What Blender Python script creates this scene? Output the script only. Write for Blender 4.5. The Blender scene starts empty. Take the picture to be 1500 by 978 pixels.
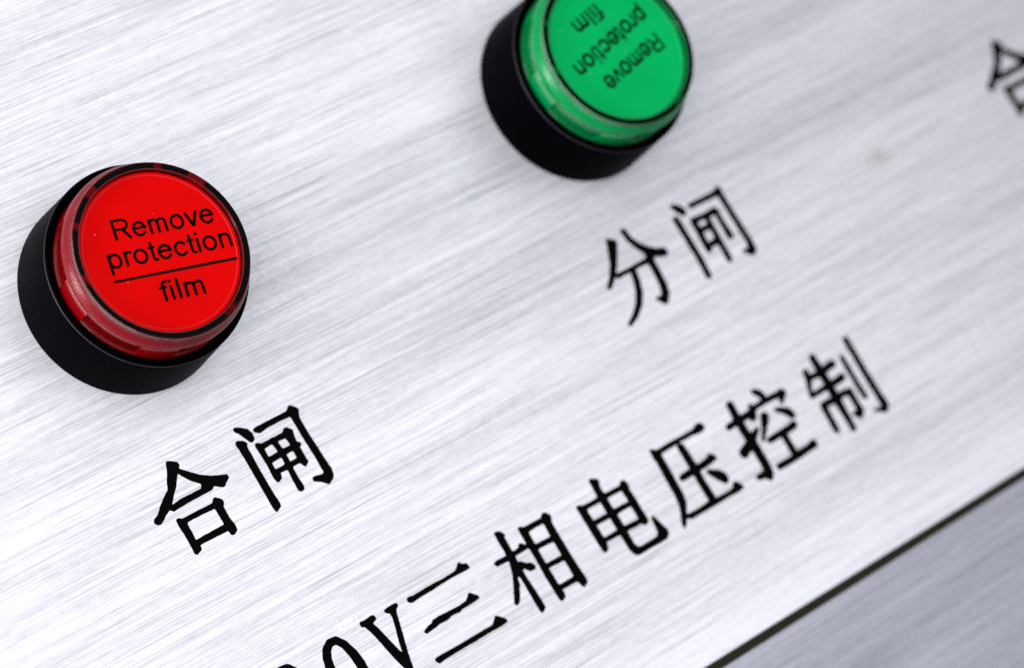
import bpy, bmesh, math, random
import numpy as np
from mathutils import Matrix, Vector
from mathutils.geometry import delaunay_2d_cdt

MM = 0.001                                   # lengths below are millimetres
scene = bpy.context.scene
col = scene.collection

# ------------------------------------------------------------------ camera
cam_data = bpy.data.cameras.new('camera')
cam_data.sensor_fit = 'HORIZONTAL'
cam_data.sensor_width = 36.0
cam_data.lens = 107.64
cam_data.clip_start = 0.02
cam_data.clip_end = 20.0
cam = bpy.data.objects.new('camera', cam_data)
ROT = ((0.74953981, 0.38950956, -0.53523114),
       (-0.50183297, 0.86164429, -0.07571514),
       (0.43168709, 0.32534815, 0.84130544))
m = Matrix(ROT).to_4x4()
m.translation = Vector((-185.15, -63.02, 370.90)) * MM
cam.matrix_world = m
cam_data.dof.use_dof = True
cam_data.dof.focus_distance = 0.4085
cam_data.dof.aperture_fstop = 13.5
cam_data.dof.aperture_blades = 9
col.objects.link(cam)
scene.camera = cam

# ------------------------------------------------------------------ world and lamps
world = bpy.data.worlds.new('World')
scene.world = world
world.use_nodes = True
bg = world.node_tree.nodes['Background']
bg.inputs['Color'].default_value = (0.80, 0.84, 1.0, 1)
bg.inputs['Strength'].default_value = 0.12

def softbox(name, loc, target, size, power, color):
    d = bpy.data.lights.new(name, 'AREA')
    d.shape = 'RECTANGLE'
    d.size, d.size_y = size
    d.energy = power
    d.color = color
    o = bpy.data.objects.new(name, d)
    o.location = Vector(loc) * MM
    v = (Vector(target) - Vector(loc)).normalized()
    o.rotation_euler = v.to_track_quat('-Z', 'Y').to_euler()
    col.objects.link(o)
    return o

softbox('softbox_key', (-380, 60, 590), (10, -30, 0), (0.9, 0.9), 8.2, (1.0, 0.985, 0.975))
softbox('softbox_overhead', (90, -20, 800), (90, -20, 0), (1.3, 1.3), 5.2, (1.0, 0.99, 0.985))
softbox('softbox_side', (-600, 150, 105), (0, 0, 12), (0.11, 0.10), 6.0, (1.0, 0.98, 0.96))

scene.view_settings.view_transform = 'Standard'
scene.view_settings.look = 'None'
scene.view_settings.exposure = 0.0
scene.view_settings.gamma = 1.0
scene.view_settings.use_curve_mapping = False
scene.render.engine = 'CYCLES'
scene.cycles.use_denoising = False
scene.cycles.max_bounces = 14
scene.cycles.transmission_bounces = 12
scene.cycles.glossy_bounces = 6
scene.cycles.caustics_reflective = True
scene.cycles.caustics_refractive = True
scene.cycles.sample_clamp_indirect = 4.0

# ------------------------------------------------------------------ materials
class Nodes:
    def __init__(self, name):
        self.mat = bpy.data.materials.new(name)
        self.mat.use_nodes = True
        self.t = self.mat.node_tree
        self.bsdf = self.t.nodes['Principled BSDF']
        self.out = self.t.nodes['Material Output']
    def n(self, typ, **kw):
        nd = self.t.nodes.new(typ)
        for k, v in kw.items():
            if hasattr(nd, k): setattr(nd, k, v)
            else: nd.inputs[k].default_value = v
        return nd
    def l(self, a, b): self.t.links.new(a, b)
    def set(self, **kw):
        for k, v in kw.items(): self.bsdf.inputs[k.replace('_', ' ')].default_value = v
        return self
    def math(self, op, a, b=None, c=None, clamp=False):
        nd = self.t.nodes.new('ShaderNodeMath'); nd.operation = op; nd.use_clamp = clamp
        for i, v in enumerate((a, b, c)):
            if v is None: continue
            if isinstance(v, (int, float)): nd.inputs[i].default_value = v
            else: self.l(v, nd.inputs[i])
        return nd.outputs[0]
    def noise(self, vec, scale, detail=2.0, rough=0.5, lac=2.0):
        nd = self.n('ShaderNodeTexNoise')
        nd.inputs['Scale'].default_value = scale
        nd.inputs['Detail'].default_value = detail
        nd.inputs['Roughness'].default_value = rough
        nd.inputs['Lacunarity'].default_value = lac
        self.l(vec, nd.inputs['Vector'])
        return nd.outputs['Fac']
    def mapped(self, vec, scale, rot=0.0, loc=(0, 0, 0)):
        nd = self.n('ShaderNodeMapping')
        nd.inputs['Scale'].default_value = scale
        nd.inputs['Rotation'].default_value = (0, 0, rot)
        nd.inputs['Location'].default_value = loc
        self.l(vec, nd.inputs['Vector'])
        return nd.outputs[0]

def brushed_aluminium(name, tint, rough0, seed, stains_and_sheen=True):
    N = Nodes(name)
    geo = N.n('ShaderNodeTexCoord').outputs['Object']
    mm = N.mapped(geo, (1000, 1000, 1000), 0, (seed, seed * 1.7, 0))        # object space in millimetres
    fine = N.noise(N.mapped(mm, (0.035, 6.4, 0.0), 0.012), 1.0, 3.0, 0.62)
    fine2 = N.noise(N.mapped(mm, (0.10, 13.0, 0.0), -0.010, (3, 7, 0)), 1.0, 2.0, 0.6)
    mid = N.noise(N.mapped(mm, (0.012, 0.95, 0.0), 0.0, (11, 5, 0)), 1.0, 3.0, 0.55)
    band = N.noise(N.mapped(mm, (0.005, 0.11, 0.0), 0.0, (4, 21, 0)), 1.0, 2.0, 0.5)
    mott = N.noise(N.mapped(mm, (0.55, 0.9, 0.0), 0.0, (14, 2, 0)), 1.0, 3.0, 0.6)
    # deeper single scratches: only the tails of a stretched noise
    sc = N.noise(N.mapped(mm, (0.016, 4.6, 0.0), 0.02, (40, 9, 0)), 1.0, 2.0, 0.65)
    scratch = N.math('MULTIPLY', N.math('SUBTRACT', 0.36, sc, clamp=True), 7.0, clamp=True)
    f = N.math('ADD', N.math('MULTIPLY', N.math('SUBTRACT', fine, 0.5), 1.15),
               N.math('MULTIPLY', N.math('SUBTRACT', fine2, 0.5), 1.0))
    g = N.math('ADD', f, N.math('MULTIPLY', N.math('SUBTRACT', mid, 0.5), 0.36))
    g = N.math('ADD', g, N.math('MULTIPLY', N.math('SUBTRACT', band, 0.5), 0.34))
    g = N.math('ADD', g, N.math('MULTIPLY', N.math('SUBTRACT', mott, 0.5), 0.24))
    g = N.math('SUBTRACT', g, N.math('MULTIPLY', scratch, 0.50))
    if stains_and_sheen:                                # strip along the cut edge brightened: reflected light put into the tone
        sep = N.n('ShaderNodeSeparateXYZ'); N.l(geo, sep.inputs[0])
        y = N.math('ADD', sep.outputs[1], N.math('MULTIPLY', N.math('SUBTRACT', band, 0.5), 0.012))
        edge_sheen = N.math('MULTIPLY', N.math('SUBTRACT', -0.0725, y, clamp=True), 110.0, clamp=True)
        g = N.math('ADD', g, N.math('MULTIPLY', edge_sheen, 0.16))
    # grain tone of the metal
    tone = N.math('MULTIPLY_ADD', g, 1.0, 0.825)
    tone = N.math('MINIMUM', N.math('MAXIMUM', tone, 0.35), 0.99)
    mul = N.n('ShaderNodeMix', data_type='RGBA', blend_type='MULTIPLY')
    mul.inputs[0].default_value = 1.0
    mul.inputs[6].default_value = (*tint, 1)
    cmb = N.n('ShaderNodeCombineColor')
    for i in range(3): N.l(tone, cmb.inputs[i])
    N.l(cmb.outputs[0], mul.inputs[7])
    colour = mul.outputs[2]
    if stains_and_sheen:
        # a few faint brownish finger marks and specks
        st = N.noise(N.mapped(mm, (0.16, 0.16, 0.0), 0.3, (2.3, 8.1, 0)), 1.0, 2.0, 0.5)
        stf = N.math('MULTIPLY', N.math('SUBTRACT', st, 0.74, clamp=True), 1.6, clamp=True)
        d = N.n('ShaderNodeVectorMath', operation='DISTANCE')
        N.l(geo, d.inputs[0]); d.inputs[1].default_value = (0.1262, -0.0315, 0)
        w = N.math('ADD', d.outputs['Value'], N.math('MULTIPLY', N.math('SUBTRACT', mott, 0.5), 0.004))
        spot = N.math('MULTIPLY', N.math('SUBTRACT', 0.0030, w, clamp=True), 260.0, clamp=True)
        spot = N.math('MULTIPLY', spot, 0.55)
        vor = N.n('ShaderNodeTexVoronoi', feature='F1')
        vor.inputs['Scale'].default_value = 0.11
        N.l(mm, vor.inputs['Vector'])
        speck = N.math('MULTIPLY', N.math('SUBTRACT', 0.028, vor.outputs['Distance'], clamp=True), 90.0, clamp=True)
        speck = N.math('MULTIPLY', speck, 0.35)
        allst = N.math('MAXIMUM', N.math('MAXIMUM', stf, spot), speck)
        mx = N.n('ShaderNodeMix', data_type='RGBA')
        N.l(allst, mx.inputs[0]); N.l(colour, mx.inputs[6])
        mx.inputs[7].default_value = (0.50, 0.41, 0.28, 1)
        colour = mx.outputs[2]
        # grey dirt rubbed in beside the red button, and scattered dark specks
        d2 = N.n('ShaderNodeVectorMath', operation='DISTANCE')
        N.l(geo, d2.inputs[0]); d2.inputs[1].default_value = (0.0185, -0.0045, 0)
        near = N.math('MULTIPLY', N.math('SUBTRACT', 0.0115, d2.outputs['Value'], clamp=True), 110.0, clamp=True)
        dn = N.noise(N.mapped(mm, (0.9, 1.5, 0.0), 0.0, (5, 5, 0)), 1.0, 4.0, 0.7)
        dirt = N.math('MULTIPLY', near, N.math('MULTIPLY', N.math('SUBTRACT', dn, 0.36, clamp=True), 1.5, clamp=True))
        v2 = N.n('ShaderNodeTexVoronoi', feature='F1'); v2.inputs['Scale'].default_value = 0.30
        N.l(mm, v2.inputs['Vector'])
        gate = N.noise(mm, 0.06, 1.0)
        dk = N.math('MULTIPLY', N.math('SUBTRACT', 0.042, v2.outputs['Distance'], clamp=True), 60.0, clamp=True)
        dk = N.math('MULTIPLY', N.math('MULTIPLY', dk, N.math('GREATER_THAN', gate, 0.53)), 0.55)
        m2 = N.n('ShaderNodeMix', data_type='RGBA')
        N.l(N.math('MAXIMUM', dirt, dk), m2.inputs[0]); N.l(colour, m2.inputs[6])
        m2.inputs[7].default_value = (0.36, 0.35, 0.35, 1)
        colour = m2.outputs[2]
    N.l(colour, N.bsdf.inputs['Base Color'])
    N.bsdf.inputs['Metallic'].default_value = 0.50
    N.bsdf.inputs['Specular IOR Level'].default_value = 0.3
    r = N.math('MULTIPLY_ADD', N.math('ADD', N.math('SUBTRACT', mid, 0.5), N.math('SUBTRACT', band, 0.5)), -0.14, rough0)
    N.l(r, N.bsdf.inputs['Roughness'])
    N.bsdf.inputs['Anisotropic'].default_value = 0.8
    tg = N.n('ShaderNodeCombineXYZ'); tg.inputs[1].default_value = 1.0
    N.l(tg.outputs[0], N.bsdf.inputs['Tangent'])
    b = N.n('ShaderNodeBump'); b.inputs['Strength'].default_value = 0.5
    b.inputs['Distance'].default_value = 0.00003
    N.l(g, b.inputs['Height']); N.l(b.outputs[0], N.bsdf.inputs['Normal'])
    return N.mat

M = {}
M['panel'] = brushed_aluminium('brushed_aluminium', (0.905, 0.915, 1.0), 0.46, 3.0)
M['panel_low'] = brushed_aluminium('brushed_aluminium_cabinet', (0.50, 0.51, 0.60), 0.42, 57.0, stains_and_sheen=False)  # same metal, its dimmer reflection put into a darker tint

N = Nodes('bare_cut_edge').set(Base_Color=(0.62, 0.62, 0.64, 1), Metallic=1.0, Roughness=0.45); M['edge'] = N.mat
N = Nodes('dark_olive_backing').set(Base_Color=(0.028, 0.025, 0.013, 1), Roughness=0.8); M['backing'] = N.mat

N = Nodes('engraving_ink').set(Base_Color=(0.0006, 0.0006, 0.0006, 1), Roughness=0.6)
N.bsdf.inputs['Specular IOR Level'].default_value = 0.03
geo = N.n('ShaderNodeTexCoord').outputs['Object']
nz = N.noise(geo, 9000, 3, 0.6)
b = N.n('ShaderNodeBump'); b.inputs['Strength'].default_value = 0.3; b.inputs['Distance'].default_value = 0.00003
N.l(nz, b.inputs['Height']); N.l(b.outputs[0], N.bsdf.inputs['Normal'])
M['ink'] = N.mat

N = Nodes('groove_wall')                       # ink-stained side of the engraved cut, bare metal showing in places
geo = N.n('ShaderNodeTexCoord').outputs['Object']
nz = N.noise(geo, 420, 3, 0.6)
k = N.math('MULTIPLY', N.math('SUBTRACT', nz, 0.61, clamp=True), 14.0, clamp=True)
mx = N.n('ShaderNodeMix', data_type='RGBA'); N.l(k, mx.inputs[0])
mx.inputs[6].default_value = (0.001, 0.001, 0.001, 1); mx.inputs[7].default_value = (0.75, 0.75, 0.78, 1)
N.l(mx.outputs[2], N.bsdf.inputs['Base Color']); N.l(k, N.bsdf.inputs['Metallic'])
N.bsdf.inputs['Roughness'].default_value = 0.45
M['wall'] = N.mat

N = Nodes('black_bezel_plastic').set(Base_Color=(0.0006, 0.0006, 0.0011, 1), Roughness=0.38)
N.bsdf.inputs['Specular IOR Level'].default_value = 0.004
geo = N.n('ShaderNodeTexCoord').outputs['Object']
nz = N.noise(geo, 5200, 3, 0.65)
b = N.n('ShaderNodeBump'); b.inputs['Strength'].default_value = 0.55; b.inputs['Distance'].default_value = 0.00006
N.l(nz, b.inputs['Height']); N.l(b.outputs[0], N.bsdf.inputs['Normal'])
vor = N.n('ShaderNodeTexVoronoi', feature='F1'); vor.inputs['Scale'].default_value = 1300.0
N.l(geo, vor.inputs['Vector'])
dust = N.math('MULTIPLY', N.math('SUBTRACT', 0.05, vor.outputs['Distance'], clamp=True), 40.0, clamp=True)
dust = N.math('MULTIPLY', dust, N.math('GREATER_THAN', N.noise(geo, 260, 2), 0.56))
mx = N.n('ShaderNodeMix', data_type='RGBA'); N.l(N.math('MULTIPLY', dust, 0.22), mx.inputs[0])
mx.inputs[6].default_value = (0.0006, 0.0006, 0.0011, 1); mx.inputs[7].default_value = (0.10, 0.095, 0.09, 1)
N.l(mx.outputs[2], N.bsdf.inputs['Base Color'])
M['bezel'] = N.mat

def lens_material(name, colour, rough):
    N = Nodes(name).set(Base_Color=(*colour, 1), Roughness=rough, IOR=1.49)
    N.bsdf.inputs['Transmission Weight'].default_value = 0.55
    geo = N.n('ShaderNodeTexCoord').outputs['Object']
    nz = N.noise(geo, 6000, 3, 0.6)
    b = N.n('ShaderNodeBump'); b.inputs['Strength'].default_value = 0.12; b.inputs['Distance'].default_value = 0.00004
    N.l(nz, b.inputs['Height']); N.l(b.outputs[0], N.bsdf.inputs['Normal'])
    return N.mat

def frosted_material(name, colour, spec=0.5):
    N = Nodes(name).set(Base_Color=(*colour, 1), Roughness=0.26, IOR=1.49)
    N.bsdf.inputs['Specular IOR Level'].default_value = spec
    N.bsdf.inputs['Transmission Weight'].default_value = 0.10
    geo = N.n('ShaderNodeTexCoord').outputs['Object']
    nz = N.noise(geo, 5200, 3, 0.65)
    b = N.n('ShaderNodeBump'); b.inputs['Strength'].default_value = 0.5; b.inputs['Distance'].default_value = 0.00005
    N.l(nz, b.inputs['Height']); N.l(b.outputs[0], N.bsdf.inputs['Normal'])
    return N.mat

def plate_material(name, colour):
    N = Nodes(name).set(Roughness=0.42)
    N.bsdf.inputs['Specular IOR Level'].default_value = 0.03
    geo = N.n('ShaderNodeTexCoord').outputs['Object']
    nz = N.noise(geo, 70, 2, 0.5)
    fine = N.noise(geo, 8000, 2, 0.6)
    vor = N.n('ShaderNodeTexVoronoi', feature='F1'); vor.inputs['Scale'].default_value = 520.0
    N.l(geo, vor.inputs['Vector'])
    dust = N.math('MULTIPLY', N.math('SUBTRACT', 0.055, vor.outputs['Distance'], clamp=True), 30.0, clamp=True)
    dust = N.math('MULTIPLY', dust, N.math('GREATER_THAN', N.noise(geo, 300, 2), 0.53))
    v = N.math('MULTIPLY_ADD', N.math('ADD', N.math('MULTIPLY', N.math('SUBTRACT', nz, 0.5), 0.45), N.math('MULTIPLY', N.math('SUBTRACT', fine, 0.5), 0.10)), 1.0, 1.0)
    mul = N.n('ShaderNodeVectorMath', operation='SCALE'); mul.inputs[0].default_value = colour
    N.l(v, mul.inputs['Scale'])
    mx = N.n('ShaderNodeMix', data_type='RGBA'); N.l(N.math('MULTIPLY', dust, 0.35), mx.inputs[0])
    N.l(mul.outputs[0], mx.inputs[6]); mx.inputs[7].default_value = (0.75, 0.55, 0.52, 1)
    N.l(mx.outputs[2], N.bsdf.inputs['Base Color'])
    return N.mat

def rim_material(name, colour):
    # the raised rim is looked through down into the black bezel, with moulded ribs showing colour here and there
    N = Nodes(name).set(Roughness=0.25)
    N.bsdf.inputs['Specular IOR Level'].default_value = 0.05
    geo = N.n('ShaderNodeTexCoord').outputs['Object']
    nm = N.n('ShaderNodeVectorMath', operation='NORMALIZE')
    flat = N.n('ShaderNodeVectorMath', operation='MULTIPLY'); flat.inputs[1].default_value = (1, 1, 0)
    N.l(geo, flat.inputs[0]); N.l(flat.outputs[0], nm.inputs[0])
    nz = N.noise(nm.outputs[0], 2.6, 1, 0.4)
    k = N.math('MULTIPLY', N.math('SUBTRACT', nz, 0.61, clamp=True), 30.0, clamp=True)
    fine = N.noise(N.mapped(geo, (1, 1, 1)), 2600, 2, 0.5)
    k = N.math('MULTIPLY', k, fine)
    mx = N.n('ShaderNodeMix', data_type='RGBA'); N.l(k, mx.inputs[0])
    mx.inputs[6].default_value = (0.0004, 0.0003, 0.0003, 1); mx.inputs[7].default_value = (*colour, 1)
    N.l(mx.outputs[2], N.bsdf.inputs['Base Color'])
    return N.mat

RED = dict(lens=lens_material('clear_red_plastic', (0.16, 0.001, 0.003), 0.08),
           frost=frosted_material('frosted_red_plastic', (0.13, 0.0015, 0.005), 0.14),
           lug=Nodes('red_lug_plastic').set(Base_Color=(0.14, 0.0006, 0.002, 1), Roughness=0.14).mat,
           core=Nodes('dark_red_core').set(Base_Color=(0.10, 0.001, 0.002, 1), Roughness=0.5).mat,
           film=Nodes('red_film_edge').set(Base_Color=(0.42, 0.010, 0.020, 1), Roughness=0.5).mat,
           rim=rim_material('dark_red_rim', (0.16, 0.0, 0.002)),
           plate=plate_material('red_legend_film', (0.47, 0.0003, 0.0003)))
GREEN = dict(lens=lens_material('clear_green_plastic', (0.002, 0.22, 0.06), 0.08),
             frost=frosted_material('frosted_green_plastic', (0.0006, 0.18, 0.048), 0.10),
             lug=Nodes('green_lug_plastic').set(Base_Color=(0.0006, 0.15, 0.04, 1), Roughness=0.14).mat,
             core=Nodes('dark_green_core').set(Base_Color=(0.001, 0.10, 0.025, 1), Roughness=0.5).mat,
             film=Nodes('green_film_edge').set(Base_Color=(0.004, 0.27, 0.07, 1), Roughness=0.5).mat,
             rim=rim_material('dark_green_rim', (0.0, 0.12, 0.02)),
             plate=plate_material('green_legend_film', (0.0006, 0.31, 0.078)))
M['lip'] = Nodes('worn_lip_highlight').set(Base_Color=(0.009, 0.009, 0.014, 1), Roughness=0.5).mat  # highlight along the worn bezel edge, put into a paler colour
N = Nodes('printing_ink').set(Base_Color=(0.0015, 0.0005, 0.0005, 1), Roughness=0.6); N.bsdf.inputs['Specular IOR Level'].default_value = 0.03
M['print'] = N.mat
N = Nodes('white_residue').set(Base_Color=(0.80, 0.79, 0.74, 1), Roughness=0.7); M['residue'] = N.mat

# ------------------------------------------------------------------ mesh helpers
def link(name, verts, faces, mat, parent=None, smooth=False, mats=None, face_mats=None, loc=None):
    me = bpy.data.meshes.new(name)
    me.from_pydata([tuple(c * MM for c in v) for v in verts], [], faces)
    for mt in (mats or [mat]): me.materials.append(mt)
    if face_mats is not None: me.polygons.foreach_set('material_index', face_mats)
    if smooth: me.polygons.foreach_set('use_smooth', [True] * len(me.polygons))
    me.update()
    o = bpy.data.objects.new(name, me)
    col.objects.link(o)
    if parent is not None: o.parent = parent
    if loc is not None: o.location = Vector(loc) * MM
    return o

def lathe(name, profile, mat, parent, seg=160, closed=True, sharp=math.radians(28)):
    # profile: (r, z) list, revolved about z; r == 0 makes a pole
    verts, rings, faces = [], [], []
    for r, z in profile:
        if r <= 1e-6:
            rings.append([len(verts)]); verts.append((0, 0, z))
        else:
            rings.append(list(range(len(verts), len(verts) + seg)))
            for i in range(seg):
                a = 2 * math.pi * i / seg
                verts.append((r * math.cos(a), r * math.sin(a), z))
    n = len(rings)
    for k in range(n if closed else n - 1):
        A, B = rings[k], rings[(k + 1) % n]
        if len(A) == 1 and len(B) == 1: continue
        for i in range(seg):
            j = (i + 1) % seg
            if len(A) == 1: faces.append((A[0], B[j], B[i]))
            elif len(B) == 1: faces.append((A[i], A[j], B[0]))
            else: faces.append((A[i], A[j], B[j], B[i]))
    o = link(name, verts, faces, mat, parent, smooth=True)
    bm = bmesh.new(); bm.from_mesh(o.data)
    bmesh.ops.recalc_face_normals(bm, faces=bm.faces)
    for e in bm.edges:
        if len(e.link_faces) == 2 and e.calc_face_angle(0) > sharp: e.smooth = False
    bm.to_mesh(o.data); bm.free()
    return o

# signed distance of a set of strokes: negative inside
def stroke_sdf(strokes, X, Y):
    D = np.full(X.shape, 1e3)
    for s in strokes:
        pts = s[1:]
        if s[0] == 'P':
            inside = np.zeros(X.shape, bool); d2 = np.full(X.shape, 1e6)
            n = len(pts)
            for i in range(n):
                x0, y0 = pts[i]; x1, y1 = pts[(i + 1) % n]
                if y0 != y1:
                    c = (y0 > Y) != (y1 > Y)
                    inside ^= c & (X < (x1 - x0) * (Y - y0) / (y1 - y0) + x0)
                ex, ey = x1 - x0, y1 - y0
                t = np.clip(((X - x0) * ex + (Y - y0) * ey) / (ex * ex + ey * ey + 1e-12), 0, 1)
                d2 = np.minimum(d2, (X - x0 - t * ex) ** 2 + (Y - y0 - t * ey) ** 2)
            d = np.sqrt(d2); d[inside] *= -1
            D = np.minimum(D, d)
        else:
            if len(pts) == 1: pts = [pts[0], pts[0]]
            for (x0, y0, w0), (x1, y1, w1) in zip(pts[:-1], pts[1:]):
                ex, ey = x1 - x0, y1 - y0
                t = np.clip(((X - x0) * ex + (Y - y0) * ey) / (ex * ex + ey * ey + 1e-12), 0, 1)
                d = np.sqrt((X - x0 - t * ex) ** 2 + (Y - y0 - t * ey) ** 2) - (w0 + (w1 - w0) * t) / 2
                D = np.minimum(D, d)
    return D

def smooth_noise(shape, cells, rng):
    g = rng.standard_normal((int(shape[0] / cells) + 3, int(shape[1] / cells) + 3))
    y = np.arange(shape[0]) / cells; x = np.arange(shape[1]) / cells
    yi = y.astype(int); xi = x.astype(int); fy = (y - yi)[:, None]; fx = (x - xi)[None, :]
    fy = fy * fy * (3 - 2 * fy); fx = fx * fx * (3 - 2 * fx)
    a = g[np.ix_(yi, xi)]; b = g[np.ix_(yi, xi + 1)]; c = g[np.ix_(yi + 1, xi)]; d = g[np.ix_(yi + 1, xi + 1)]
    return (a * (1 - fx) + b * fx) * (1 - fy) + (c * (1 - fx) + d * fx) * fy

class Glyph:
    """outline of engraved or printed strokes: contour points, contour edges, inside test"""
    def __init__(self, strokes, step, ragged, seed, grow=0.0):
        allp = [(q[0], q[1], (q[2] / 2 if s[0] == 'L' else 0)) for s in strokes for q in s[1:]]
        pad = 4 * step + 0.15
        x0 = min(q[0] - q[2] for q in allp) - pad; x1 = max(q[0] + q[2] for q in allp) + pad
        y0 = min(q[1] - q[2] for q in allp) - pad; y1 = max(q[1] + q[2] for q in allp) + pad
        nx = int((x1 - x0) / step) + 2; ny = int((y1 - y0) / step) + 2
        xs = x0 + np.arange(nx) * step; ys = y0 + np.arange(ny) * step
        X, Y = np.meshgrid(xs, ys)
        D = stroke_sdf(strokes, X, Y) - grow
        P_ = np.pad(D, 1, mode='edge')
        D = sum(P_[a:a + D.shape[0], b:b + D.shape[1]] for a in range(3) for b in range(3)) / 9.0
        if ragged:
            rng = np.random.default_rng(seed)
            D = D + ragged * smooth_noise(D.shape, 3.0, rng) + ragged * 1.1 * smooth_noise(D.shape, 9.0, rng)
        self.D, self.x0, self.y0, self.step = D, x0, y0, step
        self.box = (x0, y0, xs[-1], ys[-1])
        self.contour()
    def contour(self):
        D = self.D; self.pts = []; self.edges = []
        idx = {}
        def vid(i, j, k):            # k=0: edge to (i, j+1); k=1: edge to (i+1, j)
            key = (i, j, k)
            if key not in idx:
                a = D[i, j]; b = D[i, j + 1] if k == 0 else D[i + 1, j]
                t = min(max(a / (a - b), 0.06), 0.94)
                x = self.x0 + (j + (t if k == 0 else 0)) * self.step
                y = self.y0 + (i + (t if k == 1 else 0)) * self.step
                idx[key] = len(self.pts); self.pts.append((x, y))
            return idx[key]
        S = D < 0
        code = S[:-1, :-1] * 1 + S[:-1, 1:] * 2 + S[1:, 1:] * 4 + S[1:, :-1] * 8
        for i, j in zip(*np.nonzero((code > 0) & (code < 15))):
            c = code[i, j]
            b, r, t, l = (i, j, 0), (i, j + 1, 1), (i + 1, j, 0), (i, j, 1)
            segs = {1: [(l, b)], 2: [(b, r)], 3: [(l, r)], 4: [(r, t)], 5: [(l, b), (r, t)], 6: [(b, t)], 7: [(l, t)],
                    8: [(t, l)], 9: [(t, b)], 10: [(b, r), (t, l)], 11: [(t, r)], 12: [(r, l)], 13: [(r, b)], 14: [(b, l)]}[int(c)]
            for p, q in segs: self.edges.append((vid(*p), vid(*q)))
    def inside(self, x, y):
        j = (x - self.x0) / self.step; i = (y - self.y0) / self.step
        if i < 0 or j < 0 or i >= self.D.shape[0] - 1 or j >= self.D.shape[1] - 1: return False
        i0, j0 = int(i), int(j); fi, fj = i - i0, j - j0; D = self.D
        return (D[i0, j0] * (1 - fi) * (1 - fj) + D[i0, j0 + 1] * (1 - fi) * fj + D[i0 + 1, j0] * fi * (1 - fj) + D[i0 + 1, j0 + 1] * fi * fj) < 0

def triangulate(points, edges):
    r = delaunay_2d_cdt([Vector(p) for p in points], edges, [], 0, 1e-6)
    return [(v.x, v.y) for v in r[0]], [tuple(f) for f in r[2]]

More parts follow.
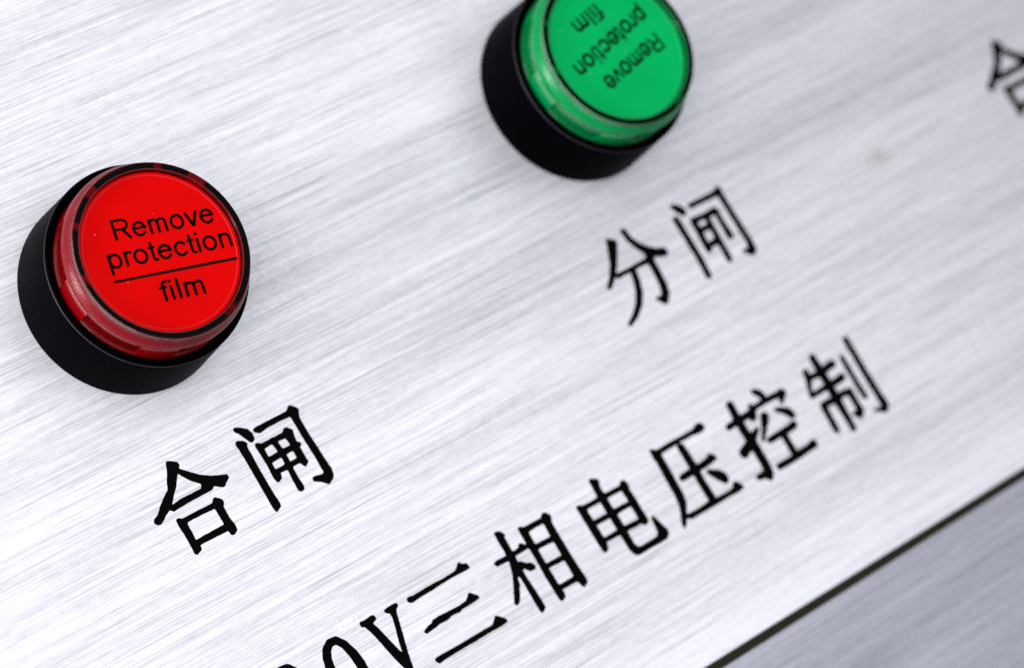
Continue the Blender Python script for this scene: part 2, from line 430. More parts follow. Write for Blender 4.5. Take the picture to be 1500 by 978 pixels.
# ------------------------------------------------------------------ the lettering data (millimetres on the panel)
GLYPHS = {"he":[["P",[-6.87,-23.44],[-6.32,-23.6],[-5.54,-24.14],[-5.44,-24.59],[-5.76,-24.87],[-6.18,-25.19],[-6.59,-25.86],[-7.47,-27.0],[-8.44,-27.91],[-9.07,-28.64],[-9.88,-29.28],[-10.82,-29.77],[-11.47,-30.23],[-11.99,-30.49],[-12.51,-30.44],[-12.8,-30.01],[-12.62,-29.66],[-11.81,-29.29],[-11.0,-28.56],[-9.93,-27.71],[-9.13,-27.15],[-8.73,-27.0],[-8.22,-25.95],[-7.48,-24.74],[-7.05,-23.74]],["P",[-5.98,-24.86],[-4.79,-25.95],[-3.59,-27.04],[-2.23,-27.86],[-0.86,-28.4],[0.0,-28.67],[0.1,-29.15],[-0.58,-29.52],[-1.12,-29.96],[-1.39,-29.92],[-2.82,-28.97],[-3.94,-28.21],[-5.01,-27.22],[-5.83,-26.14],[-6.29,-25.31]],["P",[-3.81,-28.15],[-4.33,-28.85],[-5.81,-28.83],[-7.84,-28.8],[-9.17,-29.02],[-9.83,-29.05],[-9.85,-29.38],[-9.46,-29.8],[-8.95,-29.73],[-7.04,-29.62],[-4.78,-29.59],[-3.19,-29.58],[-2.72,-29.45],[-2.69,-28.77]],["P",[-9.82,-30.99],[-9.5,-30.93],[-8.95,-31.23],[-8.32,-31.41],[-8.67,-31.93],[-8.71,-32.95],[-8.81,-34.62],[-8.91,-35.09],[-8.65,-35.73],[-8.81,-36.08],[-9.61,-36.37],[-9.87,-36.12],[-9.78,-35.0],[-9.82,-33.26],[-9.89,-31.86]],["P",[-8.95,-31.23],[-7.1,-31.23],[-5.07,-31.27],[-3.89,-31.23],[-3.56,-30.78],[-3.16,-30.75],[-2.49,-31.34],[-2.42,-31.77],[-2.8,-32.19],[-4.02,-31.98],[-5.48,-31.93],[-7.32,-31.9],[-8.67,-31.93]],["P",[-3.16,-30.75],[-2.42,-31.77],[-2.84,-32.35],[-2.85,-33.73],[-2.64,-35.22],[-2.75,-35.95],[-3.41,-36.31],[-3.8,-36.18],[-3.89,-35.56],[-3.94,-34.59],[-3.96,-33.1],[-4.0,-31.96]],["P",[-8.92,-34.65],[-7.12,-34.59],[-5.23,-34.56],[-3.83,-34.55],[-3.81,-35.43],[-5.03,-35.44],[-6.87,-35.4],[-8.72,-35.38],[-8.98,-35.14]]],
"zha":[["P",[4.29,-23.64],[4.55,-23.54],[5.47,-24.01],[6.17,-24.52],[6.47,-25.19],[6.45,-25.87],[6.13,-26.28],[5.73,-26.37],[5.49,-26.11],[5.09,-25.29],[4.6,-24.44],[4.19,-23.96]],["P",[3.54,-25.43],[3.94,-25.34],[4.78,-25.78],[5.01,-26.22],[4.74,-26.56],[4.73,-28.14],[4.68,-30.17],[4.7,-32.42],[4.74,-34.3],[4.86,-35.47],[4.73,-35.88],[3.87,-36.33],[3.68,-36.16],[3.59,-35.32],[3.61,-33.19],[3.59,-30.95],[3.59,-28.35],[3.51,-26.35],[3.42,-25.75]],["P",[6.86,-24.94],[7.13,-24.79],[8.88,-24.76],[11.33,-24.78],[12.81,-24.72],[13.29,-24.28],[13.64,-24.22],[14.42,-24.96],[14.51,-25.32],[14.11,-25.89],[12.99,-25.75],[12.88,-25.6],[11.28,-25.51],[9.24,-25.5],[7.57,-25.71],[7.18,-25.52],[6.85,-25.22]],["P",[13.14,-25.35],[14.24,-25.67],[13.98,-26.49],[13.97,-28.47],[14.1,-30.9],[14.23,-33.32],[14.35,-34.6],[14.24,-35.4],[13.86,-35.87],[12.9,-36.32],[12.66,-36.11],[12.14,-35.62],[11.08,-35.01],[11.08,-34.54],[11.4,-34.51],[12.71,-34.72],[13.07,-34.65],[13.07,-33.99],[13.09,-32.49],[13.02,-30.95],[12.92,-28.83],[12.92,-26.85],[12.88,-25.6]],["P",[5.97,-26.86],[6.29,-26.77],[7.05,-27.19],[7.22,-27.74],[6.88,-27.95],[6.75,-29.47],[6.79,-31.36],[7.15,-32.1],[7.03,-32.51],[6.32,-32.92],[6.06,-32.69],[5.93,-32.08],[6.05,-30.26],[6.01,-28.38],[5.92,-27.21]],["P",[6.98,-27.15],[9.01,-27.17],[10.56,-27.15],[11.09,-26.65],[11.46,-26.71],[12.14,-27.43],[11.84,-27.85],[11.15,-28.18],[10.59,-27.92],[9.41,-27.83],[7.99,-27.82],[6.91,-27.91]],["P",[11.06,-27.01],[12.05,-27.57],[11.77,-28.67],[11.75,-30.35],[11.78,-31.77],[11.82,-32.26],[11.1,-32.68],[10.8,-32.34],[10.63,-31.79],[10.59,-30.55],[10.69,-28.91],[10.56,-27.91]],["L",[6.72,-29.68,0.8],[8.73,-29.57,0.8],[10.82,-29.53,0.77],[11.84,-29.54,0.63]],["L",[8.7,-27.5,0.8],[8.92,-29.1,0.8],[8.97,-30.34,0.8],[8.88,-31.62,0.8],[8.77,-33.43,0.87],[8.79,-34.94,1.01]],["L",[6.9,-31.51,0.59],[8.73,-31.54,0.77],[10.81,-31.5,0.66]]],
"fen":[["P",[73.5,-23.72],[74.71,-24.43],[74.63,-24.88],[72.84,-27.47],[71.65,-28.86],[70.41,-29.85],[69.7,-30.39],[69.27,-30.2],[69.89,-29.62],[70.96,-28.56],[71.97,-27.09],[72.85,-25.16]],["L",[76.86,-23.78,0.71],[77.08,-25.27,0.75],[77.86,-26.77,0.89],[78.98,-28.13,1.25],[80.29,-28.89,1.07],[81.33,-29.21,1.11]],["L",[78.69,-28.87,1.34],[78.32,-29.58,0.98]],["L",[71.93,-29.27,0.5],[73.86,-29.26,0.46],[76.17,-29.22,0.5],[77.98,-29.24,0.64]],["L",[74.78,-29.57,0.8],[74.42,-31.24,0.89],[73.85,-32.71,0.92],[72.73,-34.33,0.85],[71.2,-35.55,0.67],[69.48,-36.41,0.39]],["L",[78.45,-29.54,0.98],[78.37,-31.63,1.04],[78.22,-33.5,1.04],[77.85,-34.68,1.11],[77.14,-35.52,1.07]],["P",[75.89,-34.87],[77.19,-34.97],[77.98,-35.32],[77.13,-36.19],[76.61,-35.96]]],
"zhb":[["P",[86.65,-23.66],[87.22,-23.67],[88.19,-24.28],[88.59,-25.04],[88.4,-25.65],[87.88,-25.72],[87.38,-25.11],[86.89,-24.31]],["L",[86.3,-25.82,0.87],[86.38,-29.18,0.87],[86.43,-32.42,0.87],[86.27,-35.47,0.81]],["L",[89.86,-24.9,0.54],[92.91,-24.92,0.58],[95.27,-24.94,0.69],[95.85,-24.79,1.13]],["L",[95.82,-25.17,0.91],[95.87,-27.77,0.84],[95.97,-30.97,0.88],[96.11,-33.79,0.91],[95.81,-35.04,1.28]],["P",[94.1,-34.59],[95.17,-34.77],[96.27,-35.24],[95.69,-35.88],[95.02,-35.64]],["L",[88.97,-27.17,0.87],[88.88,-29.28,0.9],[88.75,-31.97,0.9]],["L",[89.02,-27.09,0.65],[91.25,-27.26,0.62],[93.42,-27.21,0.8]],["L",[93.55,-27.36,0.8],[93.46,-29.49,0.76],[93.51,-31.58,1.0]],["L",[91.47,-27.46,0.73],[91.37,-29.77,0.8],[91.25,-32.27,0.83],[91.18,-34.69,0.83]],["L",[88.92,-28.91,0.58],[91.25,-28.93,0.73]],["L",[89.16,-31.56,0.54],[91.18,-31.36,0.91]]],
"vee":[["P",[6.28,-55.0],[6.55,-54.89],[6.96,-54.98],[8.39,-54.86],[8.77,-55.0],[8.85,-55.4],[8.71,-55.62],[8.23,-55.74],[7.98,-55.92],[8.3,-56.68],[8.82,-58.38],[9.28,-60.18],[9.71,-61.6],[9.95,-62.92],[9.65,-64.21],[9.13,-64.18],[8.88,-63.31],[8.35,-61.62],[7.88,-59.83],[7.48,-57.94],[7.05,-56.53],[6.71,-55.69],[6.36,-55.61],[6.24,-55.28]],["P",[10.55,-55.11],[10.86,-55.02],[11.84,-54.98],[12.58,-54.99],[12.78,-55.21],[12.7,-55.53],[12.16,-55.74],[11.89,-56.57],[11.48,-58.05],[10.99,-59.85],[10.44,-61.74],[10.0,-63.89],[9.91,-64.23],[9.13,-64.18],[9.27,-63.54],[9.71,-61.6],[10.16,-59.67],[10.82,-57.6],[11.1,-56.53],[11.09,-55.81],[10.65,-55.56],[10.47,-55.31]]],
"zero":[["L",[1.93,-55.38,0.98],[0.86,-55.29,1.06],[-0.02,-55.91,1.15],[-0.57,-56.93,1.22],[-0.9,-58.28,1.31],[-0.87,-59.98,1.33],[-0.2,-61.63,1.22],[0.87,-62.65,1.0],[1.94,-62.85,1.06],[2.85,-62.26,1.22],[3.34,-61.08,1.34],[3.39,-59.56,1.39],[3.17,-58.02,1.28],[2.7,-56.46,1.11],[1.93,-55.38,0.98]]],
"san":[["P",[14.43,-55.32],[14.86,-55.18],[15.53,-55.38],[17.07,-55.32],[18.92,-55.27],[20.68,-55.35],[22.74,-55.3],[23.47,-55.13],[24.2,-54.48],[24.46,-54.55],[24.63,-54.91],[25.32,-55.1],[25.43,-55.8],[24.25,-55.79],[22.47,-55.71],[20.42,-55.75],[18.52,-55.87],[17.31,-55.88],[16.1,-55.89],[15.1,-56.04],[14.6,-55.9],[14.38,-55.61]],["P",[14.29,-60.35],[15.24,-59.96],[15.99,-59.89],[16.28,-59.6],[17.53,-59.53],[18.78,-59.63],[19.09,-59.61],[20.86,-59.7],[22.37,-59.57],[23.27,-58.83],[23.57,-58.98],[24.38,-59.78],[24.33,-60.07],[23.0,-60.16],[21.14,-60.2],[20.74,-60.35],[19.29,-60.24],[18.33,-60.46],[16.97,-60.39],[16.06,-60.55],[15.12,-60.6],[14.46,-60.7]],["P",[13.56,-64.37],[14.03,-64.26],[16.39,-64.33],[19.01,-64.34],[21.89,-64.3],[24.15,-64.29],[25.12,-63.45],[25.45,-63.57],[26.33,-64.42],[26.38,-64.8],[25.38,-64.92],[23.55,-64.88],[20.47,-64.91],[17.45,-64.87],[15.19,-64.94],[13.91,-65.05],[13.63,-64.72]]],
"xiang":[["P",[31.65,-53.37],[32.04,-53.35],[32.54,-53.54],[32.94,-54.18],[32.63,-54.49],[32.67,-55.68],[32.65,-57.11],[32.52,-59.03],[32.55,-60.85],[32.71,-63.09],[32.81,-65.13],[32.76,-65.82],[32.04,-66.21],[31.87,-65.91],[31.81,-64.44],[31.82,-61.93],[31.77,-60.46],[31.19,-59.45],[31.56,-57.65],[31.66,-56.26],[31.62,-54.44]],["P",[29.21,-57.03],[29.67,-56.9],[31.41,-56.95],[33.32,-56.9],[33.89,-56.82],[34.26,-56.37],[34.63,-56.5],[35.26,-57.13],[35.28,-57.41],[32.95,-57.44],[31.4,-57.58],[29.99,-57.51],[29.42,-57.5]],["P",[31.56,-57.65],[32.15,-58.49],[31.5,-59.61],[31.19,-60.53],[31.01,-61.34],[30.63,-61.69],[30.19,-62.55],[29.45,-63.44],[29.01,-63.57],[28.87,-63.23],[29.64,-61.92],[30.29,-60.8],[30.93,-59.68]],["P",[32.32,-58.39],[33.15,-58.71],[33.64,-59.23],[34.39,-59.51],[34.72,-60.12],[34.52,-60.42],[33.63,-60.34],[33.01,-59.54],[32.13,-59.92],[31.35,-59.53]],["P",[35.41,-54.4],[35.74,-54.38],[36.35,-54.73],[36.65,-55.37],[36.5,-55.75],[36.46,-57.54],[36.4,-59.51],[36.41,-61.68],[36.5,-63.72],[36.63,-65.41],[36.48,-65.88],[35.77,-66.21],[35.53,-65.95],[35.46,-64.65],[35.38,-62.26],[35.42,-59.39],[35.38,-56.65],[35.38,-54.92]],["P",[36.38,-54.69],[38.34,-54.74],[39.5,-54.75],[40.03,-54.28],[40.44,-54.3],[40.98,-54.93],[40.98,-55.29],[40.45,-55.86],[39.37,-55.42],[38.13,-55.36],[36.48,-55.47]],["P",[40.13,-54.61],[40.9,-55.35],[40.61,-55.94],[40.61,-58.3],[40.68,-60.71],[40.75,-63.11],[40.94,-65.03],[40.83,-65.7],[40.05,-66.08],[39.8,-65.77],[39.55,-64.88],[39.46,-63.75],[39.46,-61.56],[39.45,-59.38],[39.42,-57.54],[39.48,-55.57]],["L",[36.43,-57.89,0.61],[39.71,-58.05,0.68]],["L",[36.46,-60.98,0.57],[39.78,-61.09,0.68]],["L",[36.61,-64.5,0.61],[39.78,-64.54,0.75]]],
"dian":[["P",[45.52,-55.93],[45.82,-55.82],[46.53,-56.19],[46.84,-56.64],[46.69,-57.24],[46.77,-58.92],[46.83,-60.89],[46.85,-62.4],[46.59,-63.09],[46.06,-63.42],[45.77,-63.2],[45.69,-61.53],[45.62,-58.81],[45.56,-56.84]],["P",[46.53,-56.19],[47.89,-56.26],[49.51,-56.21],[50.92,-56.22],[52.47,-56.29],[53.72,-56.29],[54.21,-55.84],[54.66,-55.84],[54.97,-56.43],[54.92,-57.02],[54.58,-57.38],[53.51,-56.86],[52.3,-56.81],[50.88,-56.8],[49.64,-56.8],[48.1,-56.73],[46.76,-56.75]],["P",[54.16,-56.05],[54.97,-56.43],[54.71,-57.44],[54.85,-58.79],[54.83,-60.9],[54.93,-62.3],[54.62,-62.75],[54.17,-62.88],[53.83,-62.59],[53.73,-61.71],[53.67,-59.73],[53.72,-58.1],[53.57,-56.9]],["L",[46.49,-59.08,0.5],[48.4,-59.12,0.56],[50.49,-59.17,0.64],[52.29,-59.14,0.59],[53.85,-59.21,0.56]],["L",[46.65,-61.92,0.44],[49.29,-61.95,0.61],[50.7,-61.96,0.64],[53.8,-62.13,0.59]],["P",[49.61,-53.49],[49.94,-53.39],[50.86,-53.86],[50.93,-54.2],[50.57,-54.93],[50.67,-56.33],[50.62,-57.95],[50.75,-59.82],[50.81,-61.79],[50.8,-62.84],[50.8,-64.64],[51.14,-65.18],[51.71,-65.39],[54.84,-65.27],[55.36,-64.92],[55.47,-64.37],[55.54,-63.5],[55.68,-62.52],[55.99,-62.47],[56.26,-63.25],[56.59,-64.32],[56.95,-65.1],[56.8,-65.63],[56.07,-66.1],[55.34,-66.11],[52.49,-66.07],[50.52,-66.07],[50.07,-65.7],[49.75,-64.87],[49.71,-63.65],[49.66,-62.43],[49.6,-60.46],[49.55,-58.48],[49.51,-56.21],[49.62,-54.77]]],
"ya":[["P",[61.2,-54.06],[61.54,-54.08],[62.33,-54.49],[64.52,-54.43],[67.37,-54.48],[69.54,-54.49],[70.42,-54.1],[71.06,-54.05],[71.57,-54.54],[71.48,-55.0],[70.62,-55.2],[69.19,-54.99],[66.82,-54.92],[64.62,-54.98],[62.65,-55.05]],["P",[61.34,-54.03],[62.58,-54.81],[62.48,-55.46],[62.49,-57.66],[62.39,-60.2],[62.34,-61.97],[62.07,-63.04],[61.12,-64.56],[60.23,-65.72],[59.74,-66.07],[59.75,-65.48],[60.4,-64.22],[60.97,-62.9],[61.19,-61.22],[61.2,-58.84],[61.3,-56.3],[61.19,-54.75]],["P",[61.23,-64.91],[61.54,-64.81],[63.41,-64.88],[65.71,-64.7],[67.29,-64.86],[69.69,-64.92],[70.64,-64.77],[71.07,-64.18],[71.54,-64.2],[72.23,-65.13],[72.19,-65.36],[71.23,-65.5],[69.31,-65.44],[66.87,-65.46],[63.51,-65.43],[61.59,-65.43],[61.16,-65.18]],["L",[66.25,-55.89,1.08],[66.3,-56.68,1.08],[66.37,-59.32,1.19],[66.3,-61.48,1.08],[66.42,-64.54,1.12]],["L",[63.68,-59.73,0.71],[65.64,-59.67,0.82],[68.09,-59.63,0.78],[69.65,-59.48,0.86]],["P",[69.22,-59.07],[69.81,-58.74],[70.57,-59.21],[70.64,-59.74],[69.68,-59.79],[68.68,-59.82]],["P",[67.99,-60.73],[68.72,-60.8],[69.92,-61.51],[70.61,-62.25],[70.64,-63.06],[70.32,-63.51],[69.85,-63.49],[69.12,-62.63],[68.4,-61.59]]],
"kong":[["L",[77.6,-54.02,1.1],[77.47,-56.16,1.24],[77.46,-58.45,1.24],[77.69,-60.08,1.42],[77.71,-62.01,1.31],[77.73,-63.93,1.28],[77.52,-65.35,1.31]],["P",[75.2,-65.01],[76.29,-64.95],[77.29,-64.86],[78.23,-65.5],[77.65,-66.37],[77.07,-66.47],[76.57,-65.85],[75.29,-65.53]],["L",[75.35,-56.69,0.71],[77.16,-56.59,0.78],[79.07,-56.52,0.82],[80.2,-56.57,1.0]],["L",[75.43,-61.12,1.35],[76.93,-60.49,1.24],[78.44,-59.68,0.89],[79.59,-59.07,0.5]],["P",[82.13,-53.72],[82.91,-53.79],[83.69,-54.34],[83.94,-55.14],[83.84,-55.77],[83.3,-55.71],[82.94,-55.06],[82.37,-54.21]],["P",[80.49,-55.36],[80.98,-55.49],[81.37,-56.25],[80.87,-56.79],[80.44,-57.55],[79.66,-57.66],[79.48,-57.1],[80.18,-56.28]],["L",[81.13,-56.1,0.57],[83.46,-55.97,0.64],[85.98,-56.08,0.72]],["P",[86.19,-55.79],[86.84,-55.55],[87.52,-55.93],[87.58,-56.44],[86.74,-57.01],[86.05,-57.56],[85.82,-57.36],[86.02,-56.68]],["P",[84.18,-57.76],[85.13,-57.91],[86.5,-58.65],[86.95,-59.34],[86.98,-60.03],[86.5,-60.29],[86.02,-59.97],[85.32,-58.96],[84.29,-58.1]],["P",[81.54,-57.49],[82.3,-57.42],[82.69,-58.02],[81.98,-58.84],[80.89,-59.87],[79.8,-60.89],[79.35,-60.87],[80.36,-59.62],[81.01,-58.39]],["L",[80.62,-61.38,0.68],[82.69,-61.29,0.75],[84.57,-61.31,0.86],[85.87,-61.15,0.97]],["L",[83.34,-61.7,1.0],[83.34,-63.33,0.97],[83.36,-65.26,1.0]],["L",[79.69,-65.44,0.75],[81.79,-65.48,0.75],[84.0,-65.37,0.89],[86.22,-65.27,0.82],[87.26,-65.15,1.08]]],
"zhi":[["L",[92.69,-55.32,0.83],[92.4,-56.55,0.8],[91.73,-57.8,0.51],[91.45,-58.84,0.61]],["L",[95.17,-53.92,1.02],[95.17,-56.07,1.23],[95.26,-58.26,1.27],[95.14,-60.75,1.34],[95.15,-62.71,1.09],[95.17,-64.67,0.94],[95.09,-66.09,0.83]],["L",[92.61,-56.26,0.65],[94.9,-56.44,0.8],[97.05,-56.15,0.91],[97.91,-56.15,0.91]],["L",[91.59,-58.81,0.54],[94.18,-58.74,0.69],[96.35,-58.77,0.8],[98.16,-58.62,0.98]],["L",[92.38,-61.03,0.94],[92.31,-62.94,0.9],[92.22,-65.04,0.79]],["L",[92.4,-60.84,0.69],[94.74,-60.95,0.8],[97.02,-60.84,0.69],[98.04,-61.11,0.98]],["L",[97.98,-61.19,0.98],[97.98,-62.85,0.91],[97.96,-64.21,1.05],[97.47,-64.86,0.98]],["P",[96.39,-64.17],[97.77,-64.12],[98.29,-64.76],[97.33,-65.38],[96.76,-64.83]],["L",[100.0,-56.13,0.73],[99.99,-58.48,0.73],[99.97,-60.83,0.73],[100.08,-62.84,0.73]],["L",[102.39,-54.06,0.92],[102.35,-56.61,0.91],[102.34,-59.95,0.95],[102.44,-63.15,1.02],[102.53,-65.36,1.21]],["P",[100.19,-65.35],[101.47,-65.45],[102.76,-66.06],[102.04,-66.51],[101.3,-66.01]]]}

# ------------------------------------------------------------------ panel with engraved characters
EDGE_Y = -84.73                               # lower edge of the upper panel
PX0, PX1, PY1 = -260.0, 460.0, 330.0
THICK = 3.0
GROOVE = 0.16
PITCH = 166.25                                # the third lamp's caption, two places along
def shift(strokes, dx, dy=0.0):
    return [[s[0]] + [[q[0] + dx, q[1] + dy] + list(q[2:]) for q in s[1:]] for s in strokes]

CHARS = [('he', GLYPHS['he'], 'black engraved character 合 under the red button'),
         ('zha', GLYPHS['zha'], 'black engraved character 闸 under the red button'),
         ('fen', GLYPHS['fen'], 'black engraved character 分 under the green button'),
         ('zhb', GLYPHS['zhb'], 'black engraved character 闸 with gaps in its ink under the green button'),
         ('he3', shift(GLYPHS['he'], PITCH), 'black engraved character 合 cut off by the right edge'),
         ('zero1', shift(GLYPHS['zero'], -8.28), 'black engraved digit 0 mostly below the bottom edge'),
         ('zero2', GLYPHS['zero'], 'black engraved digit 0 just left of the letter V'),
         ('vee', GLYPHS['vee'], 'black engraved serif letter V in the long bottom line'),
         ('san', GLYPHS['san'], 'black engraved character 三 of three strokes beside the letter V'),
         ('xiang', GLYPHS['xiang'], 'black engraved character 相 in the long bottom line'),
         ('dian', GLYPHS['dian'], 'black engraved character 电 in the long bottom line'),
         ('ya', GLYPHS['ya'], 'black engraved character 压 in the long bottom line'),
         ('kong', GLYPHS['kong'], 'black engraved character 控 in the long bottom line'),
         ('zhi', GLYPHS['zhi'], 'black engraved character 制 ending the long bottom line')]
GROW = dict(he=0.08, zha=0.075, san=0.11, fen=0.20, zhb=0.20, he3=0.22, kong=0.19, zhi=0.20, ya=0.19, dian=0.16, xiang=0.13)
glyphs = [Glyph(s, 0.09, 0.010, 10 + i, GROW.get(k, 0.07)) for i, (k, s, l) in enumerate(CHARS)]

pts = [(PX0, EDGE_Y + 0.12), (PX1, EDGE_Y + 0.12), (PX1, PY1), (PX0, PY1)]
eds = [(0, 1), (1, 2), (2, 3), (3, 0)]
for g in glyphs:
    n = len(pts)
    pts += g.pts; eds += [(a + n, b + n) for a, b in g.edges]
V2, T = triangulate(pts, eds)
top, inner = [], [[] for _ in glyphs]
boxes = [g.box for g in glyphs]
for t in T:
    cx = sum(V2[i][0] for i in t) / len(t); cy = sum(V2[i][1] for i in t) / len(t)
    hit = None
    for k, bx in enumerate(boxes):
        if bx[0] < cx < bx[2] and bx[1] < cy < bx[3] and glyphs[k].inside(cx, cy): hit = k; break
    (top if hit is None else inner[hit]).append(t)

verts = [(x, y, 0.0) for x, y in V2]; faces = list(top); fm = [0] * len(top)
n = len(verts)                                # rounded lower edge and the sides
prof = [(EDGE_Y + 0.12, 0.0), (EDGE_Y + 0.04, -0.03), (EDGE_Y + 0.0, -0.12), (EDGE_Y, -THICK)]
for y, z in prof: verts += [(PX0, y, z), (PX1, y, z)]
for k in range(3):
    a = n + 2 * k; faces.append((a, a + 2, a + 3, a + 1)); fm.append(1)
b = len(verts); verts += [(PX0, PY1, 0), (PX1, PY1, 0), (PX0, PY1, -THICK), (PX1, PY1, -THICK)]
faces += [(b, b + 1, b + 3, b + 2), (n + 6, n + 7, b + 3, b + 2)]; fm += [1, 1]
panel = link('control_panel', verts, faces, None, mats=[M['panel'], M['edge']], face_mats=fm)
panel['kind'] = 'structure'
panel['label'] = 'brushed aluminium control panel engraved with black Chinese characters'

for (key, strokes, label), g, tris in zip(CHARS, glyphs, inner):
    vs, fs, fm, mp = [], [], [], {}
    def v_at(x, y, z):
        k = (round(x, 4), round(y, 4), z)
        if k not in mp: mp[k] = len(vs); vs.append((x, y, z))
        return mp[k]
    for t in tris:
        fs.append(tuple(v_at(V2[i][0], V2[i][1], -GROOVE) for i in t)); fm.append(0)
    for a, b in g.edges:
        (ax, ay), (bx, by) = g.pts[a], g.pts[b]
        q = (v_at(ax, ay, 0.0), v_at(bx, by, 0.0), v_at(bx, by, -GROOVE), v_at(ax, ay, -GROOVE))
        if len(set(q)) == 4: fs.append(q); fm.append(1)
    o = link('engraved_digit' if 'zero' in key else 'engraved_letter' if key == 'vee' else 'engraved_character',
             vs, fs, None, panel, mats=[M['ink'], M['wall']], face_mats=fm)
    o['label'] = label

# whitish polishing residue beside the digit 0 and the V
rng = random.Random(5)
vs, fs = [], []
for cx, cy, n, sp, sz in ((4.35, -53.95, 9, 0.7, 0.30), (4.9, -54.2, 8, 0.5, 0.2), (3.1, -54.35, 4, 0.35, 0.38)):
    for _ in range(n):
        x = cx + rng.gauss(0, sp); y = cy + rng.gauss(0, sp * 0.6); r = 1.0 * sz * rng.uniform(0.3, 1.0)
        k = len(vs); m_ = 7; a0 = rng.random() * 6
        vs.append((x, y, r * 0.16))
        for i in range(m_):
            a = a0 + 2 * math.pi * i / m_; rr = r * rng.uniform(0.5, 1.1)
            vs.append((x + rr * math.cos(a) * 1.2, y + rr * math.sin(a) * 0.7, 0.004))
        for i in range(m_): fs.append((k, k + 1 + i, k + 1 + (i + 1) % m_))
o = link('polish_residue', vs, fs, M['residue'], panel, smooth=True); o['kind'] = 'stuff'

# lower panel across a narrow dark gap, on the same frame
GAP = 1.25
LY1 = EDGE_Y - GAP
vs = [(PX0, LY1 - 0.15, 0), (PX1, LY1 - 0.15, 0), (PX1, -420, 0), (PX0, -420, 0), (PX0, LY1, -0.15), (PX1, LY1, -0.15),
      (PX0, LY1, -THICK), (PX1, LY1, -THICK), (PX0, -420, -THICK), (PX1, -420, -THICK)]
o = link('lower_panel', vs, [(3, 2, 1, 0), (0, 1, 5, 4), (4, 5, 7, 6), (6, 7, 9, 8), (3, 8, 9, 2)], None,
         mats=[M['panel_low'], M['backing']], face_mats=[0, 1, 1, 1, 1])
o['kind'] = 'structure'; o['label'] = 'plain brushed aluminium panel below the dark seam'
vs = [(PX0, EDGE_Y + 12, -THICK - 0.02), (PX1, EDGE_Y + 12, -THICK - 0.02), (PX1, LY1 - 12, -THICK - 0.02), (PX0, LY1 - 12, -THICK - 0.02)]
vs += [(x, y, z - 4) for x, y, z in vs]
o = link('backing_strip', vs, [(0, 3, 2, 1), (4, 5, 6, 7), (0, 1, 5, 4), (1, 2, 6, 5), (2, 3, 7, 6), (3, 0, 4, 7)], M['backing'])
o['kind'] = 'structure'; o['label'] = 'dark olive strip seen in the seam between the panels'

# ------------------------------------------------------------------ printed Latin lettering, drawn stroke by stroke
def bar(x0, y0, x1, y1, w=88):
    dx, dy = x1 - x0, y1 - y0; L = math.hypot(dx, dy); nx, ny = -dy / L * w / 2, dx / L * w / 2
    return ['P', [x0 + nx, y0 + ny], [x1 + nx, y1 + ny], [x1 - nx, y1 - ny], [x0 - nx, y0 - ny]]
def arc(cx, cy, rx, ry, a0, a1, w=86, n=22):
    return ['L'] + [[cx + rx * math.cos(math.radians(a0 + (a1 - a0) * i / n)), cy + ry * math.sin(math.radians(a0 + (a1 - a0) * i / n)), w] for i in range(n + 1)]
def line(*p, w=84): return ['L'] + [[x, y, w] for x, y in p]
LETTERS = {
 'R': (700, [bar(125, 0, 125, 716), bar(90, 676, 450, 676, 80), arc(445, 516, 160, 160, 90, -90), bar(125, 356, 450, 356, 80), bar(400, 350, 632, 0, 92)]),
 'e': (556, [arc(278, 260, 198, 226, 3, 322), bar(85, 291, 514, 291, 74)]),
 'o': (556, [arc(278, 260, 200, 227, 0, 360, n=30)]),
 'm': (772, [bar(110, 0, 110, 519), line((112, 330), (135, 420), (190, 466), (250, 478), (325, 462), (366, 415), (376, 330)), bar(376, 0, 376, 345), line((378, 330), (400, 420), (458, 466), (520, 478), (595, 462), (636, 415), (646, 330)), bar(646, 0, 646, 345)]),
 'v': (500, [bar(55, 519, 252, 10, 92), bar(448, 519, 248, 10, 92), bar(200, 30, 300, 30, 60)]),
 'p': (556, [bar(110, -199, 110, 519), arc(300, 260, 180, 226, 0, 360, n=30)]),
 'r': (333, [bar(110, 0, 110, 519), line((112, 330), (140, 425), (200, 474), (265, 474), (312, 458))]),
 't': (278, [bar(140, 110, 140, 680), line((140, 120), (156, 62), (195, 42), (255, 46), w=80), bar(18, 484, 258, 484, 72)]),
 'c': (500, [arc(272, 260, 190, 226, 38, 322)]),
 'i': (222, [bar(111, 0, 111, 519), bar(111, 618, 111, 716)]),
 'n': (556, [bar(110, 0, 110, 519), line((112, 330), (140, 420), (205, 468), (285, 478), (370, 456), (415, 400), (427, 320)), bar(427, 0, 427, 335)]),
 'f': (278, [bar(140, 0, 140, 590), line((140, 585), (156, 648), (200, 680), (275, 672), w=80), bar(18, 484, 262, 484, 72)]),
 'l': (222, [bar(111, 0, 111, 716)]),
}
def text_strokes(text, u0, u1, v, height, angle, slim=1.0):
    """strokes of a printed word from u0 to u1 on baseline v of a frame turned by angle about the plate's centre"""
    tot = sum(LETTERS[c][0] for c in text) - 150
    sx = (u1 - u0) / tot; sy = height / 716.0; ca, sa = math.cos(angle), math.sin(angle)
    pen = -80; out = []
    for c in text:
        wd, st = LETTERS[c]
        for s in st:
            ns = [s[0]]
            for q in s[1:]:
                a = u0 + (q[0] + pen) * sx; b = v + q[1] * sy
                r = [a * ca - b * sa, a * sa + b * ca]
                if s[0] == 'L': r.append(q[2] * (sx + sy) / 2 * slim)
                ns.append(r)
            out.append(ns)
        pen += wd
    return out

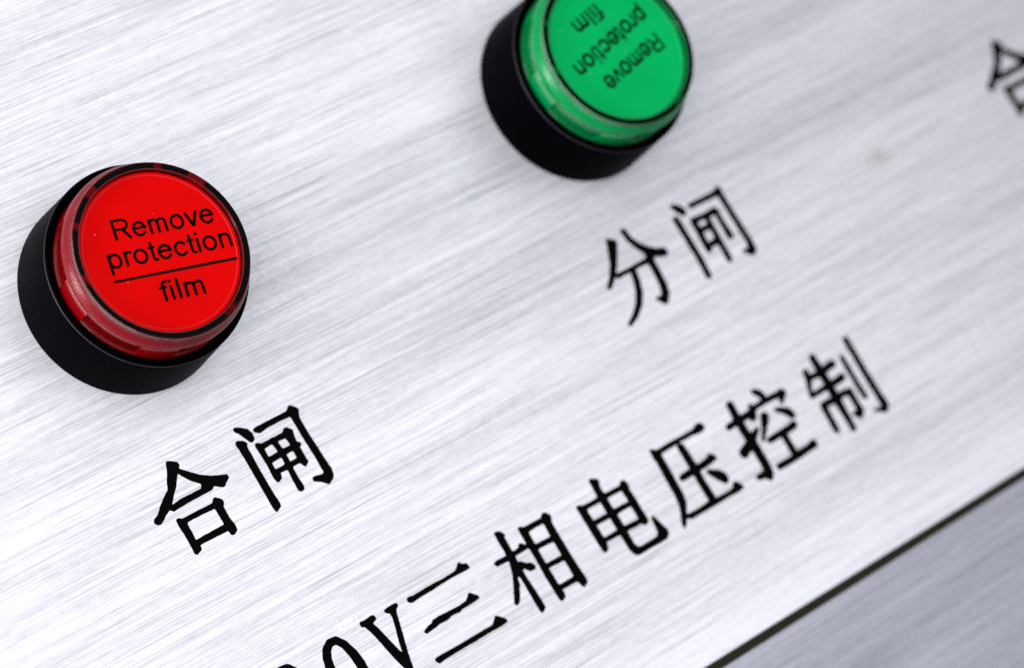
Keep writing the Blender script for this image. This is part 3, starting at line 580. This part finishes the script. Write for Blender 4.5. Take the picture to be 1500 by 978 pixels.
# ------------------------------------------------------------------ indicator buttons
H_BEZEL, H_LENS, H_PLATE = 11.0, 16.27, 15.55
R_LENS, R_SKIRT = 12.46, 12.75
def indicator_button(loc, label, K, strokes, tab_angle, frost_mat):
    root = bpy.data.objects.new('indicator_button', None)
    root.empty_display_size = 0.01
    root.location = Vector(loc) * MM
    root['label'] = label; root['category'] = 'button'; root['group'] = 'round indicator buttons on the panel'
    col.objects.link(root)
    lathe('bezel', [(14.6, 0.0), (14.75, 0.15), (14.32, H_BEZEL - 0.45), (14.24, H_BEZEL - 0.14), (14.05, H_BEZEL), (13.40, H_BEZEL - 0.25), (13.28, H_BEZEL - 0.55), (13.22, 6.0), (13.22, 0.0)], M['bezel'], root)
    lathe('bezel_lip', [(14.345, H_BEZEL - 0.46), (14.365, H_BEZEL - 0.42), (14.345, H_BEZEL - 0.34), (14.325, H_BEZEL - 0.32), (14.30, H_BEZEL - 0.40)], M['lip'], root)
    # translucent cap: skirt, sloping shoulder, raised rim round a recessed face
    cap = lathe('lens_cap', [(R_SKIRT, 6.2), (R_SKIRT, 14.0), (R_LENS - 0.06 , 15.9), (R_LENS - 0.03, 16.02), (R_LENS - 0.07, 16.20), (R_LENS - 0.20, H_LENS),
                      (11.42, H_LENS - 0.05), (11.30, H_LENS - 0.30), (11.26, H_PLATE - 0.02), (11.26, 6.2)], K['lens'], root)
    lathe('shoulder_ring', [(R_SKIRT + 0.30, 13.95), (R_SKIRT + 0.36, 14.05), (R_SKIRT + 0.30, 14.40), (R_SKIRT + 0.12, 14.78), (R_LENS + 0.16, 15.15), (R_LENS + 0.02, 15.42), (R_LENS - 0.03, 15.60), (R_LENS - 0.07, 15.60), (R_SKIRT - 0.10, 13.85)], frost_mat, cap)
    lathe('front_rim', [(R_LENS - 0.19, H_LENS - 0.03), (R_LENS - 0.20, H_LENS + 0.02), (11.52, H_LENS - 0.03), (11.30, H_LENS - 0.32), (11.24, H_PLATE + 0.0), (11.22, H_PLATE), (11.40, H_LENS - 0.4)], K['rim'], cap)
    # moulded lugs round the skirt
    for k in range(6):
        a0 = tab_angle + k * math.pi / 3; n = 10; wdt = math.radians(23)
        vs, fs = [], []
        prof = [(R_SKIRT + 0.02, 8.0), (R_SKIRT + 0.36, 8.0), (R_SKIRT + 0.36, 13.55), (R_SKIRT + 0.30, 13.70), (R_SKIRT + 0.02, 13.75)]
        for i in range(n + 1):
            a = a0 - wdt / 2 + wdt * i / n
            for r, z in prof: vs.append((r * math.cos(a), r * math.sin(a), z))
        m_ = len(prof)
        for i in range(n):
            for j in range(m_):
                j2 = (j + 1) % m_
                fs.append((i * m_ + j, i * m_ + j2, (i + 1) * m_ + j2, (i + 1) * m_ + j))
        fs.append(tuple(range(m_))[::-1]); fs.append(tuple(n * m_ + j for j in range(m_)))
        link('lug', vs, fs, K['lug'], cap)
    lathe('piped_light_ring', [(R_SKIRT + 0.02, H_BEZEL - 0.9), (R_SKIRT + 0.30, H_BEZEL - 0.9), (R_SKIRT + 0.30, H_BEZEL - 0.42), (R_SKIRT + 0.22, H_BEZEL - 0.34), (R_SKIRT + 0.02, H_BEZEL - 0.34)], K['lug'], cap)  # ring added for the bright line of piped light at the cap's foot
    lathe('lamp_core', [(10.9, 6.0), (10.9, 15.2), (0, 15.2), (0, 6.0)], K['core'], root, closed=True)
    plate = lathe('legend_plate', [(11.20, 15.25), (11.20, H_PLATE), (0, H_PLATE), (0, 15.25)], K['plate'], root)
    lathe('protection_film', [(10.80, H_PLATE + 0.004), (10.80, H_PLATE + 0.03), (10.77, H_PLATE + 0.035), (10.74, H_PLATE + 0.02), (10.74, H_PLATE + 0.004)], K['film'], plate)
    g = Glyph(strokes, 0.055, 0.006, 77, 0.03)
    V2, T = triangulate(g.pts, g.edges)
    T = [t for t in T if g.inside(sum(V2[i][0] for i in t) / len(t), sum(V2[i][1] for i in t) / len(t))]
    lt = link('printed_lettering', [(x, y, H_PLATE + 0.012) for x, y in V2], T, M['print'], plate)
    lt['label'] = 'black printed words Remove protection film'
    return root

A = math.radians(-12.9)
red_text = text_strokes('Remove', -5.62, 8.86, 2.60, 2.86, A) + text_strokes('protection', -7.50, 10.46, -1.14, 2.86, A) + text_strokes('film', -1.55, 4.55, -6.76, 2.80, A)
ca, sa = math.cos(A), math.sin(A)
red_text.append(['P'] + [[u * ca - v * sa, u * sa + v * ca] for u, v in ((-7.68, -2.70), (10.48, -2.70), (10.48, -3.03), (-7.68, -3.03))])
indicator_button((0, 0, 0), 'red indicator button in a black bezel, its words underlined', RED, red_text, math.radians(182), RED['frost'])
B = math.radians(194.0)
green_text = text_strokes('Remove', -7.0, 5.7, 1.9, 2.75, B, 1.35) + text_strokes('protection', -8.1, 8.2, -2.5, 2.75, B, 1.35) + text_strokes('film', -2.3, 3.3, -7.2, 2.7, B, 1.35)
indicator_button((81.37, -1.04, 0), 'green indicator button in a black bezel, its words upside down', GREEN, green_text, math.radians(182), GREEN['frost'])
